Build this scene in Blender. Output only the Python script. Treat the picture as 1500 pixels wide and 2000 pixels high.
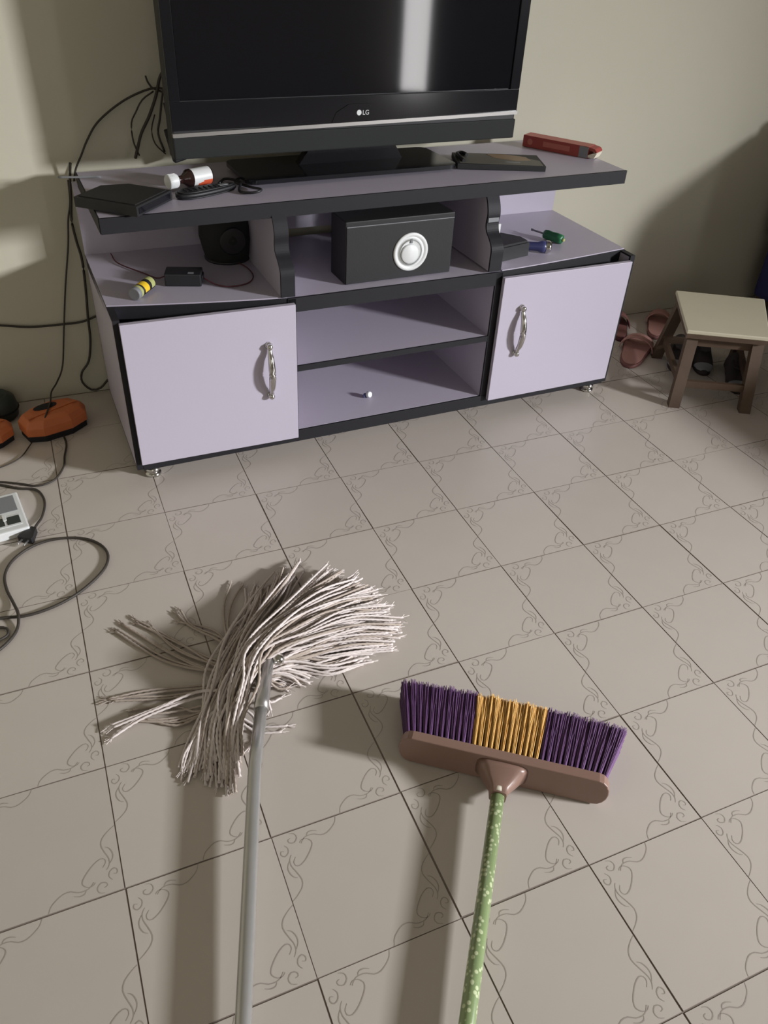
import bpy, bmesh, math, random
from mathutils import Vector, Matrix, noise
for o in list(bpy.data.objects): bpy.data.objects.remove(o)
SC = bpy.context.scene
COL = SC.collection
rnd = random.Random(7)
PI = math.pi

# ------------------------------------------------------------------ camera
cam_d = bpy.data.cameras.new('camera'); cam = bpy.data.objects.new('camera', cam_d); COL.objects.link(cam)
R = ((0.92068596, -0.38752716, 0.0464765), (-0.20151286, -0.57394447, -0.79371299), (0.33426027, 0.7213948, -0.60651432))
M = Matrix(((R[0][0], -R[1][0], -R[2][0]), (R[0][1], -R[1][1], -R[2][1]), (R[0][2], -R[1][2], -R[2][2])))
cam.matrix_world = Matrix.Translation((0.39795, -2.40817, 1.57709)) @ M.to_4x4()
cam_d.sensor_fit = 'VERTICAL'; cam_d.sensor_height = 24.0
cam_d.lens = 24.0 * 1547.38 / 2000.0
cam_d.clip_start = 0.02
SC.camera = cam

# ------------------------------------------------------------------ world, lamps, exposure
w = bpy.data.worlds.new('world'); SC.world = w; w.use_nodes = True
w.node_tree.nodes['Background'].inputs[0].default_value = (0.60, 0.68, 0.80, 1)
w.node_tree.nodes['Background'].inputs[1].default_value = 0.15
SC.view_settings.view_transform = 'Standard'; SC.view_settings.look = 'None'
SC.view_settings.gamma = 1.0; SC.view_settings.use_curve_mapping = False
SC.view_settings.exposure = 0.0
def area_light(name, loc, target, sx, sy, power, color, spread=180):
    d = bpy.data.lights.new(name, 'AREA'); d.shape = 'RECTANGLE'; d.size = sx; d.size_y = sy
    d.energy = power; d.color = color; d.spread = math.radians(spread)
    o = bpy.data.objects.new(name, d); COL.objects.link(o); o.location = loc
    o.rotation_euler = (Vector(target) - Vector(loc)).to_track_quat('-Z', 'Y').to_euler()
    return o
KEY = 88.0; FILL = 15.0; SLIT = 18.0
# daylight through the side window (low, from the right) and the gap of the entrance door
area_light('side_window_light', (6.56, -4.88, 2.30), (1.3, -1.3, 0.2), 0.60, 0.60, KEY, (0.96, 0.97, 1.0), 62)
area_light('rear_fill_light', (-0.2, -5.1, 1.9), (0.9, -0.6, 0.2), 2.2, 1.5, FILL, (1.0, 0.95, 0.88))  # added soft fill from behind the camera, no known window there
area_light('door_gap_light', (4.97, -5.20, 1.02), (1.6, 0.4, 1.0), 0.26, 1.95, SLIT, (1.0, 0.98, 0.97))

# ------------------------------------------------------------------ helpers
def lin(c):
    return tuple(((v/255)/12.92 if v/255 <= .04045 else ((v/255+.055)/1.055)**2.4) for v in c) + (1.0,)
MATS = {}
def mat(name, rgb, rough=0.5, metal=0.0, var=0.06, scale=8.0, bump=0.0, bscale=60.0, spec=0.5, rand=0.0, coat=0.0, rgb2=None):
    m = bpy.data.materials.new(name); m.use_nodes = True
    nt = m.node_tree; N = nt.nodes; L = nt.links
    b = N['Principled BSDF']
    b.inputs['Roughness'].default_value = rough; b.inputs['Metallic'].default_value = metal
    b.inputs['Specular IOR Level'].default_value = spec
    if coat: b.inputs['Coat Weight'].default_value = coat; b.inputs['Coat Roughness'].default_value = .08
    c = lin(rgb)
    tc = N.new('ShaderNodeTexCoord'); no = N.new('ShaderNodeTexNoise'); no.inputs['Scale'].default_value = scale
    no.inputs['Detail'].default_value = 5
    L.new(tc.outputs['Object'], no.inputs['Vector'])
    mx = N.new('ShaderNodeMix'); mx.data_type = 'RGBA'
    c2 = lin(rgb2) if rgb2 else tuple(v*(1+var) for v in c[:3]) + (1,)
    c1 = c if rgb2 else tuple(v*(1-var) for v in c[:3]) + (1,)
    mx.inputs[6].default_value = c1; mx.inputs[7].default_value = c2
    L.new(no.outputs['Fac'], mx.inputs[0])
    out = mx.outputs[2]
    if rand:
        oi = N.new('ShaderNodeObjectInfo'); mr = N.new('ShaderNodeMapRange')
        mr.inputs[3].default_value = 1-rand; mr.inputs[4].default_value = 1+rand
        L.new(oi.outputs['Random'], mr.inputs[0])
        vm = N.new('ShaderNodeVectorMath'); vm.operation = 'SCALE'
        L.new(out, vm.inputs[0]); L.new(mr.outputs[0], vm.inputs['Scale']); out = vm.outputs[0]
    L.new(out, b.inputs['Base Color'])
    if bump:
        n2 = N.new('ShaderNodeTexNoise'); n2.inputs['Scale'].default_value = bscale; n2.inputs['Detail'].default_value = 6
        L.new(tc.outputs['Object'], n2.inputs['Vector'])
        bp = N.new('ShaderNodeBump'); bp.inputs['Strength'].default_value = bump; bp.inputs['Distance'].default_value = .01
        L.new(n2.outputs['Fac'], bp.inputs['Height']); L.new(bp.outputs[0], b.inputs['Normal'])
    MATS[name] = m
    return m

class MB:
    """collects geometry, then links it as ONE mesh object"""
    def __init__(s): s.v = []; s.f = []; s.mi = []; s.sm = []
    def add(s, vs, fs, mi=0, smooth=False):
        n = len(s.v); s.v += [tuple(p) for p in vs]
        for f in fs: s.f.append(tuple(i+n for i in f)); s.mi.append(mi); s.sm.append(smooth)
    def box(s, x0, x1, y0, y1, z0, z1, b=0.0, mi=0, T=None):
        """box with chamfered edges when b > 0"""
        if b <= 0:
            vs = [(x, y, z) for x in (x0, x1) for y in (y0, y1) for z in (z0, z1)]
            fs = [(0,1,3,2),(4,6,7,5),(0,4,5,1),(2,3,7,6),(0,2,6,4),(1,5,7,3)]
        else:
            bm = bmesh.new(); bmesh.ops.create_cube(bm, size=1.0)
            for v in bm.verts:
                v.co = Vector(((x0+x1)/2+v.co.x*(x1-x0), (y0+y1)/2+v.co.y*(y1-y0), (z0+z1)/2+v.co.z*(z1-z0)))
            bmesh.ops.bevel(bm, geom=bm.edges[:], offset=b, segments=2, profile=.6, affect='EDGES')
            bm.verts.index_update(); vs = [v.co.copy() for v in bm.verts]; fs = [[v.index for v in f.verts] for f in bm.faces]; bm.free()
        if T: vs = [T @ Vector(p) for p in vs]
        s.add(vs, fs, mi)
        return s
    def prism(s, pts, a, b, axis=2, mi=0, smooth=False, T=None):
        """polygon pts (2-D) extruded along axis between a and b"""
        n = len(pts)
        def P(p, h):
            return (p[0], p[1], h) if axis == 2 else (h, p[0], p[1]) if axis == 0 else (p[0], h, p[1])
        vs = [P(p, a) for p in pts] + [P(p, b) for p in pts]
        if T: vs = [T @ Vector(p) for p in vs]
        s.add(vs, [tuple(range(n))[::-1], tuple(range(n, 2*n))], mi)
        s.add(vs, [(i, (i+1) % n, n+(i+1) % n, n+i) for i in range(n)], mi, smooth)
        return s
    def lathe(s, prof, seg=24, T=None, mi=0, cap=True):
        """profile [(r,z)...] turned about z"""
        vs = []; fs = []
        for r, z in prof:
            for k in range(seg):
                a = 2*PI*k/seg; vs.append(Vector((r*math.cos(a), r*math.sin(a), z)))
        if T: vs = [T @ p for p in vs]
        for i in range(len(prof)-1):
            for k in range(seg):
                k2 = (k+1) % seg; fs.append((i*seg+k, i*seg+k2, (i+1)*seg+k2, (i+1)*seg+k))
        s.add(vs, fs, mi, True)
        if cap:
            m = len(prof)-1
            s.add(vs, [tuple(range(seg))[::-1], tuple(range(m*seg, m*seg+seg))], mi)
        return s
    def tube(s, pts, r, seg=8, mi=0, twist=0.0, lobes=0, rad=None, smooth=True, step=None):
        P = spline(pts, step) if step else [Vector(p) for p in pts]
        n = len(P); vs = []; fs = []
        up = Vector((0, 0, 1)); ln = 0
        for i, p in enumerate(P):
            t = (P[min(i+1, n-1)] - P[max(i-1, 0)]).normalized()
            a = t.cross(up)
            if a.length < .05: a = t.cross(Vector((1, 0, 0)))
            a.normalize(); b = a.cross(t)
            if i: ln += (p-P[i-1]).length
            rr = r if rad is None else r*rad(i/(n-1))
            for k in range(seg):
                th = 2*PI*k/seg
                q = rr*(1+.28*math.cos(lobes*th-twist*ln)) if lobes else rr
                vs.append(p + a*(math.cos(th)*q) + b*(math.sin(th)*q))
        for i in range(n-1):
            for k in range(seg):
                k2 = (k+1) % seg; fs.append((i*seg+k, i*seg+k2, (i+1)*seg+k2, (i+1)*seg+k))
        fs2 = [tuple(range(seg))[::-1], tuple(range((n-1)*seg, n*seg))]
        s.add(vs, fs, mi, smooth); s.add(vs, fs2, mi)
        return s
    def build(s, name, mats, parent=None, loc=None, rot=None):
        me = bpy.data.meshes.new(name); me.from_pydata(s.v, [], s.f)
        for m in (mats if isinstance(mats, (list, tuple)) else [mats]): me.materials.append(m)
        me.polygons.foreach_set('material_index', s.mi); me.polygons.foreach_set('use_smooth', s.sm)
        me.update(); bm = bmesh.new(); bm.from_mesh(me)
        bmesh.ops.remove_doubles(bm, verts=bm.verts, dist=1e-6); bmesh.ops.recalc_face_normals(bm, faces=bm.faces)
        bm.to_mesh(me); bm.free()
        o = bpy.data.objects.new(name, me); COL.objects.link(o)
        if parent: o.parent = parent
        if loc: o.location = loc
        if rot: o.rotation_euler = rot
        return o

def spline(pts, step=.01):
    P = [Vector(p) for p in pts]; out = []
    Q = [P[0]*2-P[1]] + P + [P[-1]*2-P[-2]]
    for i in range(1, len(Q)-2):
        a, b, c, d = Q[i-1], Q[i], Q[i+1], Q[i+2]
        n = max(2, int((c-b).length/step))
        for k in range(n):
            t = k/n
            out.append(.5*((2*b)+(c-a)*t+(2*a-5*b+4*c-d)*t*t+(3*b-a-3*c+d)*t**3))
    out.append(P[-1]); return out

def tag(o, label=None, cat=None, group=None, kind=None):
    if label: o['label'] = label
    if cat: o['category'] = cat
    if group: o['group'] = group
    if kind: o['kind'] = kind
    return o
def thing(name, label, cat, loc=(0, 0, 0), rz=0.0, group=None):
    o = bpy.data.objects.new(name, None); COL.objects.link(o); o.location = loc; o.rotation_euler = (0, 0, rz)
    o.empty_display_size = .05
    return tag(o, label, cat, group)
def copy_obj(o, parent=None):
    c = o.copy(); COL.objects.link(c)
    if parent: c.parent = parent
    for ch in list(o.children): copy_obj(ch, c)
    return c
def Tr(loc, rz=0, rx=0, ry=0):
    return Matrix.Translation(loc) @ Matrix.Rotation(rz, 4, 'Z') @ Matrix.Rotation(ry, 4, 'Y') @ Matrix.Rotation(rx, 4, 'X')

# ------------------------------------------------------------------ materials
m_wall   = mat('wall_paint', (197, 193, 175), .85, var=.05, scale=2.0, bump=.06, bscale=25)
m_ceil   = mat('ceiling_paint', (200, 196, 184), .9)
m_grout  = mat('grout', (124, 113, 104), .9, var=.15, scale=30)
m_tile   = mat('tile_glaze', (192, 183, 174), .34, var=.03, scale=9, bump=.012, bscale=14, rand=.025, spec=.45)
m_scroll = mat('tile_scroll_print', (160, 151, 142), .4, var=.08, scale=40)
m_lam    = mat('lilac_laminate', (184, 177, 192), .42, var=.03, scale=160, bump=.01, bscale=200)
m_edge   = mat('black_edging', (32, 31, 35), .6, spec=.3, var=.1, scale=40)
m_chrome = mat('chrome', (205, 203, 200), .16, 1.0, var=.03)
m_gloss  = mat('glossy_black', (24, 24, 28), .13, var=.05, spec=.5)
m_screen = mat('screen_glass', (18, 18, 23), .05, var=.05, spec=.55)
m_plast  = mat('black_plastic', (30, 30, 33), .5, var=.1, scale=30, bump=.02, bscale=150)
m_mesh   = mat('speaker_cloth', (26, 28, 28), .8, var=.2, scale=300, bump=.05, bscale=500)
m_silver = mat('silver_trim', (190, 188, 186), .3, .85, var=.03)
m_white  = mat('white_plastic', (222, 224, 224), .4, var=.02)
m_grey   = mat('grey_plastic', (130, 132, 136), .5, var=.05)
m_vinyl  = mat('speaker_vinyl', (29, 28, 30), .6, var=.12, scale=60, bump=.03, bscale=200)
m_cord   = mat('cord_rubber', (54, 48, 42), .6, var=.1, scale=40)
m_orange = mat('orange_plastic', (196, 108, 62), .45, var=.12, scale=20)
m_dkgrn  = mat('dark_green_plastic', (46, 54, 50), .5, var=.15, scale=20)
m_green  = mat('green_plastic', (40, 108, 70), .4, var=.1, scale=30)
m_yellow = mat('yellow_label', (236, 196, 48), .4, var=.05)
m_olive  = mat('olive_label', (176, 180, 116), .4, var=.08)
m_red    = mat('red_card', (158, 66, 60), .5, var=.08, scale=25)
m_redtop = mat('pale_red_card', (184, 104, 92), .5, var=.10, scale=25)
m_cream  = mat('cream_card', (230, 222, 205), .6, var=.03)
m_orlab  = mat('orange_label', (214, 92, 58), .45, var=.06)
m_brown  = mat('brown_glass', (44, 26, 24), .15, var=.1, spec=.6)
m_wood   = mat('dark_wood', (96, 76, 60), .6, var=.0, scale=14, rgb2=(70, 54, 42), bump=.05, bscale=60)
m_seat   = mat('cream_seat', (200, 193, 170), .55, var=.04, scale=12)
m_pink   = mat('pink_foam', (176, 130, 122), .6, var=.07, scale=20)
m_pinkd  = mat('rose_foam', (128, 84, 80), .65, var=.08, scale=20)
m_dark   = mat('dark_fabric', (52, 46, 46), .85, var=.2, scale=60, bump=.05, bscale=200)
m_navy   = mat('navy_upholstery', (42, 44, 92), .85, var=.12, scale=40, bump=.06, bscale=150)
m_maroon = mat('maroon_cloth', (86, 42, 50), .85, var=.12, scale=40, bump=.06, bscale=150)
m_yarn   = mat('cotton_yarn', (226, 217, 214), .9, var=.0, scale=22, rgb2=(196, 184, 178), bump=.15, bscale=420, spec=.15)
m_yarnd  = mat('dusty_cotton_yarn', (190, 178, 168), .9, var=.0, scale=22, rgb2=(158, 144, 132), bump=.15, bscale=420, spec=.15)
m_pole   = mat('galvanised_pole', (186, 185, 182), .26, .65, var=.1, scale=18, bump=.03, bscale=60)
m_block  = mat('broom_plastic', (136, 108, 96), .38, var=.05, scale=20)
m_purp   = mat('purple_bristle', (108, 74, 118), .5, var=.14, scale=60, spec=.4)
m_gold   = mat('golden_bristle', (232, 184, 108), .5, var=.12, scale=60, spec=.4)
m_blue   = mat('blue_plastic', (60, 64, 108), .35, var=.1)

# green handle sleeve with pale spots
def spot_mat():
    m = mat('spotted_green_sleeve', (134, 152, 106), .28, var=.10, scale=12, coat=.4)
    nt = m.node_tree; N = nt.nodes; L = nt.links; b = N['Principled BSDF']
    src = b.inputs['Base Color'].links[0].from_socket
    tc = N.new('ShaderNodeTexCoord'); vo = N.new('ShaderNodeTexVoronoi'); vo.inputs['Scale'].default_value = 95
    L.new(tc.outputs['Object'], vo.inputs['Vector'])
    cr = N.new('ShaderNodeValToRGB'); cr.color_ramp.elements[0].position = .30; cr.color_ramp.elements[1].position = .42
    cr.color_ramp.elements[0].color = (1, 1, 1, 1); cr.color_ramp.elements[1].color = (0, 0, 0, 1)
    L.new(vo.outputs['Distance'], cr.inputs[0])
    mx = N.new('ShaderNodeMix'); mx.data_type = 'RGBA'; mx.inputs[7].default_value = lin((200, 210, 168))
    L.new(cr.outputs[0], mx.inputs[0]); L.new(src, mx.inputs[6]); L.new(mx.outputs[2], b.inputs['Base Color'])
    return m
m_sleeve = spot_mat()
MOP_BUNDLES=[
(26,0.014,[(0.541,-1.343,0.008),(0.571,-1.225,0.03),(0.616,-1.13,0.06),(0.689,-1.04,0.09),(0.818,-0.915,0.07),(0.98,-0.789,0.03)]),
(26,0.014,[(0.575,-1.308,0.01),(0.606,-1.199,0.04),(0.651,-1.127,0.07),(0.706,-1.056,0.1),(0.838,-0.944,0.08),(1.04,-0.841,0.03)]),
(20,0.014,[(0.511,-1.297,0.008),(0.557,-1.173,0.03),(0.61,-1.076,0.05),(0.683,-0.976,0.07),(0.799,-0.833,0.05),(0.881,-0.718,0.02)]),
(16,0.014,[(0.481,-1.276,0.006),(0.538,-1.157,0.02),(0.597,-1.045,0.04),(0.667,-0.94,0.04),(0.739,-0.843,0.02),(0.782,-0.757,0.008)]),
(26,0.016,[(0.662,-1.079,0.07),(0.729,-1.032,0.09),(0.811,-0.985,0.09),(0.931,-0.925,0.07),(1.057,-0.886,0.03)]),
(28,0.016,[(0.668,-1.081,0.07),(0.729,-1.055,0.09),(0.812,-1.025,0.09),(0.947,-0.983,0.07),(1.075,-0.966,0.03)]),
(28,0.016,[(0.671,-1.092,0.07),(0.729,-1.074,0.085),(0.815,-1.059,0.085),(0.944,-1.032,0.065),(1.072,-1.037,0.025)]),
(24,0.014,[(0.677,-1.093,0.06),(0.733,-1.083,0.075),(0.808,-1.079,0.07),(0.923,-1.068,0.05),(1.042,-1.082,0.02)]),
(14,0.009,[(0.682,-1.095,0.05),(0.737,-1.089,0.06),(0.795,-1.095,0.05),(0.863,-1.117,0.035),(0.959,-1.106,0.015)]),
(10,0.008,[(0.682,-1.094,0.04),(0.728,-1.095,0.045),(0.763,-1.111,0.035),(0.797,-1.128,0.015)]),
(5,0.006,[(0.679,-1.101,0.03),(0.709,-1.113,0.03),(0.733,-1.121,0.02),(0.751,-1.135,0.01)]),
(10,0.012,[(0.63,-1.048,0.05),(0.561,-1.142,0.03),(0.511,-1.219,0.012),(0.475,-1.286,0.006)]),
(10,0.012,[(0.625,-1.064,0.05),(0.571,-1.178,0.03),(0.552,-1.249,0.012),(0.532,-1.322,0.006)]),
]
MOP_LOOSE=[
[(0.616,-1.042,0.03),(0.573,-1.0,0.012),(0.499,-0.905,0.006),(0.401,-0.761,0.005)],
[(0.633,-1.03,0.03),(0.59,-0.982,0.012),(0.525,-0.876,0.006),(0.434,-0.753,0.005)],
[(0.649,-1.018,0.03),(0.589,-1.015,0.012),(0.481,-0.933,0.006),(0.381,-0.786,0.005)],
[(0.619,-1.034,0.03),(0.599,-1.001,0.012),(0.525,-0.907,0.006),(0.465,-0.799,0.005)],
[(0.652,-0.982,0.03),(0.634,-0.912,0.015),(0.575,-0.834,0.006),(0.557,-0.765,0.006)],
[(0.605,-1.091,0.03),(0.546,-1.061,0.012),(0.438,-1.029,0.006),(0.333,-1.014,0.005)],
[(0.601,-1.106,0.03),(0.544,-1.072,0.012),(0.46,-1.049,0.006),(0.337,-1.006,0.005)],
[(0.599,-1.115,0.04),(0.536,-1.086,0.03),(0.429,-1.091,0.02),(0.327,-1.096,0.012)],
[(0.597,-1.122,0.03),(0.539,-1.095,0.02),(0.416,-1.091,0.012),(0.324,-1.13,0.006)],
[(0.582,-1.133,0.03),(0.534,-1.116,0.012),(0.462,-1.103,0.006),(0.383,-1.079,0.005)],
[(0.578,-1.148,0.03),(0.536,-1.136,0.012),(0.457,-1.128,0.006),(0.367,-1.093,0.005)],
[(0.574,-1.163,0.03),(0.527,-1.146,0.012),(0.472,-1.147,0.006),(0.407,-1.104,0.005)],
[(0.577,-1.152,0.035),(0.529,-1.17,0.02),(0.486,-1.224,0.012),(0.457,-1.279,0.006)],
[(0.656,-0.964,0.03),(0.653,-0.889,0.015),(0.675,-0.785,0.008),(0.711,-0.71,0.006)],
[(0.661,-0.97,0.03),(0.662,-0.882,0.015),(0.694,-0.791,0.008),(0.744,-0.722,0.006)],
[(0.674,-0.975,0.03),(0.684,-0.89,0.015),(0.726,-0.814,0.008),(0.774,-0.756,0.006)],
[(0.647,-0.999,0.03),(0.636,-0.9,0.012),(0.605,-0.852,0.006),(0.543,-0.807,0.005)],
[(0.647,-1.124,0.03),(0.674,-1.146,0.04),(0.689,-1.167,0.03),(0.692,-1.187,0.01)],
[(0.661,-1.121,0.03),(0.684,-1.155,0.03),(0.698,-1.171,0.02),(0.723,-1.157,0.008)],
[(0.617,-1.187,0.02),(0.647,-1.215,0.006),(0.68,-1.23,0.005),(0.718,-1.24,0.005)],
[(0.614,-1.202,0.02),(0.642,-1.233,0.006),(0.675,-1.246,0.005),(0.699,-1.252,0.005)],
[(0.625,-1.157,0.02),(0.647,-1.19,0.01),(0.643,-1.249,0.006),(0.616,-1.268,0.005)],
]
# ------------------------------------------------------------------ room shell
WY = 0.575                      # back wall face
def struct(name, mb, m, parent=None):
    o = mb.build(name, m, parent)
    if parent is None: o['kind'] = 'structure'
    return o
XL, XR, YR, ZC = -1.6, 6.7, -5.3, 2.8
floor = struct('floor', MB().box(XL, XR, YR, WY+.1, -.10, -.0014), m_grout)
struct('wall_back', MB().box(XL-.1, XR+.1, WY, WY+.12, 0, ZC), m_wall)
struct('wall_left', MB().box(XL-.12, XL, YR, WY, 0, ZC), m_wall)
struct('wall_right', MB().box(XR, XR+.12, -4.5, WY, 0, ZC).box(XR, XR+.12, YR, -5.2, 0, ZC).box(XR, XR+.12, -5.2, -4.5, 0, 1.95).box(XR, XR+.12, -5.2, -4.5, 2.65, ZC), m_wall)
struct('wall_rear', MB().box(XL, -1.35, YR-.12, YR, 0, ZC).box(.95, 4.80, YR-.12, YR, 0, ZC).box(5.14, XR, YR-.12, YR, 0, ZC)
       .box(-1.35, .95, YR-.12, YR, 0, 1.1).box(-1.35, .95, YR-.12, YR, 2.6, ZC).box(4.80, 5.14, YR-.12, YR, 2.05, ZC), m_wall)
struct('ceiling', MB().box(XL-.1, XR+.1, YR-.1, WY+.1, ZC, ZC+.1), m_ceil)

# floor tiles: 30 cm, scroll print in two opposite corners
MOTIF = [
 [(0.478,0.004),(0.462,.045),(0.43,0.076),(0.381,0.105),(0.333,0.106),(0.291,0.083),(0.244,0.078),(0.21,0.09),(0.185,.118)],
 [(0.238,0.075),(0.252,0.055),(0.285,0.052),(0.318,0.066)],
 [(0.126,0.018),(0.16,0.032),(0.168,0.067),(0.140,0.095),(0.108,0.084),(0.105,0.062),(.125,.055)],
 [(0.175,0.111),(0.195,0.093),(0.228,0.096),(0.256,0.125),(0.250,0.16),(0.215,0.205),(0.172,0.245),(0.128,0.268),(0.100,0.258),(0.096,0.229),(.118,.20)],
 [(0.067,0.092),(0.086,0.12),(0.078,0.155),(0.048,0.172),(0.028,0.150),(0.036,.128),(0.055,0.134)],
 [(0.095,0.175),(0.074,0.205),(0.071,0.25),(0.095,0.315),(0.110,0.37),(0.094,0.42),(0.045,0.465),(.004,.49)],
 [(0.068,0.215),(0.046,0.25),(0.044,0.29),(0.062,0.33),(0.087,0.346)],
]
def tile_mesh():
    mb = MB(); h = .1490; b = .0007
    prof = [(-h, -.009), (-h, -.0010), (-h+b, 0)]
    rings = [(-h, -.009), (-h, -.0008), (-h+b, 0)]
    vs = []
    for r, z in rings:
        vs += [(r, r, z), (-r, r, z), (-r, -r, z), (r, -r, z)]
    mb.add(vs, [(8, 9, 10, 11)], 0); fs = []
    for i in range(2):
        for k in range(4):
            k2 = (k+1) % 4; fs.append((i*4+k, i*4+k2, i*4+4+k2, i*4+4+k))
    mb.add(vs, fs, 2)
    for line in MOTIF:
        P = spline([(p[0]*.3, -p[1]*.3, 0) for p in line], .006)
        for flip in (1, -1):
            vv = []; n = len(P)
            for i, p in enumerate(P):
                t = (P[min(i+1, n-1)]-P[max(i-1, 0)]).normalized(); nn = Vector((-t.y, t.x, 0))
                wd = .00055+.0006*math.sin(PI*i/(n-1))
                for sgn in (-1, 1):
                    q = p+nn*wd*sgn
                    vv.append(((q.x-.15)*flip, (q.y+.15)*flip, .00025))
            mb.add(vv, [(2*i, 2*i+1, 2*i+3, 2*i+2) for i in range(n-1)], 1)
    return mb
tm = None
for j in range(-3, 9):
    for i in range(-2, 14):
        x, y = (i+.5)*.3, -(j+.5)*.3
        if y > .56 or (i > 10 and j > 5): continue
        if y+.15 > WY: continue
        if tm is None:
            o = tile_mesh().build('tile', [m_tile, m_scroll, m_grout], floor); tm = o.data
        else:
            o = bpy.data.objects.new('tile', tm); COL.objects.link(o); o.parent = floor
        o.location = (x+rnd.uniform(-.0008, .0008), y+rnd.uniform(-.0008, .0008), rnd.uniform(-.0002, .0002))
        o.rotation_euler = (rnd.uniform(-.0008, .0008), rnd.uniform(-.0008, .0008), rnd.uniform(-.003, .003))
# cut tiles along the wall
cm = None
for i in range(-2, 14):
    mb = MB().box(-.1485, .1485, -.1355, .1335, -.009, 0, .001)
    if cm is None: o = mb.build('tile', m_tile, floor); cm = o.data
    else: o = bpy.data.objects.new('tile', cm); COL.objects.link(o); o.parent = floor
    o.location = ((i+.5)*.3, .437, rnd.uniform(-.0003, .0003))

# ------------------------------------------------------------------ TV stand (local frame: x along the front, y back)
YAW = 0.022; O = (0.573, -0.10, 0)
def L2W(x, y, z):
    c, s = math.cos(YAW), math.sin(YAW)
    return (O[0]+x*c-y*s, O[1]+x*s+y*c, z)
st = thing('tv_stand', 'wide lilac-white TV stand with black edging, two doors and open middle shelves', 'tv stand', O, YAW)
D = .58
MB().box(-.02, 0, .006, D, .045, .569).build('side_panel', m_lam, st)
MB().box(-.0205, .0005, -.002, .006, .045, .575).box(-.0205, .0005, .006, D, .569, .575).box(-.0205, .0005, .006, D, .045, .05).build('edge_band', m_edge, st)
MB().box(1.876, 1.896, .006, D, .045, .569).build('side_panel', m_lam, st)
MB().box(1.8755, 1.8965, -.002, .006, .045, .575).box(1.8755, 1.8965, .006, D, .569, .575).build('edge_band', m_edge, st)
MB().box(0, 1.876, .006, D, .05, .085).build('bottom_board', m_lam, st)
MB().box(.0, 1.876, -.003, .006, .040, .0845, .001).build('edge_band', m_edge, st)
for x0, x1 in ((.521, .546), (1.290, 1.315)):
    MB().box(x0, x1, .006, D-.02, .085, .53).build('divider', m_lam, st)
    MB().box(x0-.001, x1+.001, -.002, .0061, .085, .573).build('edge_band', m_edge, st)
MB().box(.546, 1.290, .006, D-.02, .316, .335).build('shelf', m_lam, st)
MB().box(.546, 1.290, -.001, .0061, .3145, .3352).build('edge_band', m_edge, st)
MB().box(.521, 1.315, .006, D-.02, .553, .575).build('shelf', m_lam, st)
MB().box(.521, 1.315, -.002, .0061, .528, .5755).build('edge_band', m_edge, st)
# side tops with a curved front
def curve_top(xa, xb, mir):
    n = 14; fr = []
    for k in range(n+1):
        t = k/n; x = xa+(xb-xa)*t
        d = (1-t) if not mir else t
        fr.append((x, .10*(d**1.25)))
    return fr
for xa, xb, mir in ((-.02, .521, False), (1.315, 1.896, True)):
    fr = curve_top(xa, xb, mir)
    if mir: fr = [(x, y*.62) for x, y in fr]
    back = [(xb, D-.02), (xa, D-.02)]
    MB().prism([(x, y+.006) for x, y in fr]+back, .5758, .5795).build('shelf_top', m_lam, st)
    MB().prism([(x, y+.001) for x, y in fr]+back, .536, .5757).build('edge_band', m_edge, st)
# upper dividers with a wavy front
prof = [(p.x, p.y) for p in spline([(.001, .5797, 0), (.001, .62, 0), (.002, .660, 0), (.022, .685, 0), (.046, .705, 0), (.054, .73, 0), (.050, .76, 0), (.058, .79, 0), (.074, .818, 0)], .006)]
for x0, x1 in ((.500, .546), (1.258, 1.306)):
    MB().prism([(y+.008, z) for y, z in prof]+[(D-.03, .818), (D-.03, .5797)], x0+.001, x1-.001, axis=0).build('divider', m_lam, st)
    MB().prism(prof+[(y+.008, z) for y, z in prof[::-1]], x0, x1, axis=0).build('edge_band', m_edge, st)
# back panels (the middle one leaves a gap above its shelf)
MB().box(-.02, .546, D-.02, D, .05, .815).build('back_panel', m_lam, st)
MB().box(.546, 1.258, D-.02, D, .604, .815).box(.546, 1.258, D-.02, D, .085, .553).build('back_panel', m_lam, st)
MB().box(1.258, 1.896, D-.02, D, .05, .815).build('back_panel', m_lam, st)
# top board, a little lower at its left end
def tz(x): return .845+.019*(x/1.83)
def slab(x0, x1, y0, y1, lo, hi):
    vs = [(x, y, tz(x)+h) for x in (x0, x1) for y in (y0, y1) for h in (lo, hi)]
    m = MB(); m.add(vs, [(0,1,3,2),(4,6,7,5),(0,4,5,1),(2,3,7,6),(0,2,6,4),(1,5,7,3)]); return m
slab(0, 1.83, .080, .57, -.026, 0).build('top_board', m_lam, st)
slab(-.002, 1.832, .072, .080, -.044, .0005).build('edge_band', m_edge, st)
slab(-.004, 0, .078, .57, -.044, .0005).build('edge_band', m_edge, st)
slab(0, 1.83, .080, .10, -.044, -.026).build('edge_band', m_edge, st)
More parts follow.
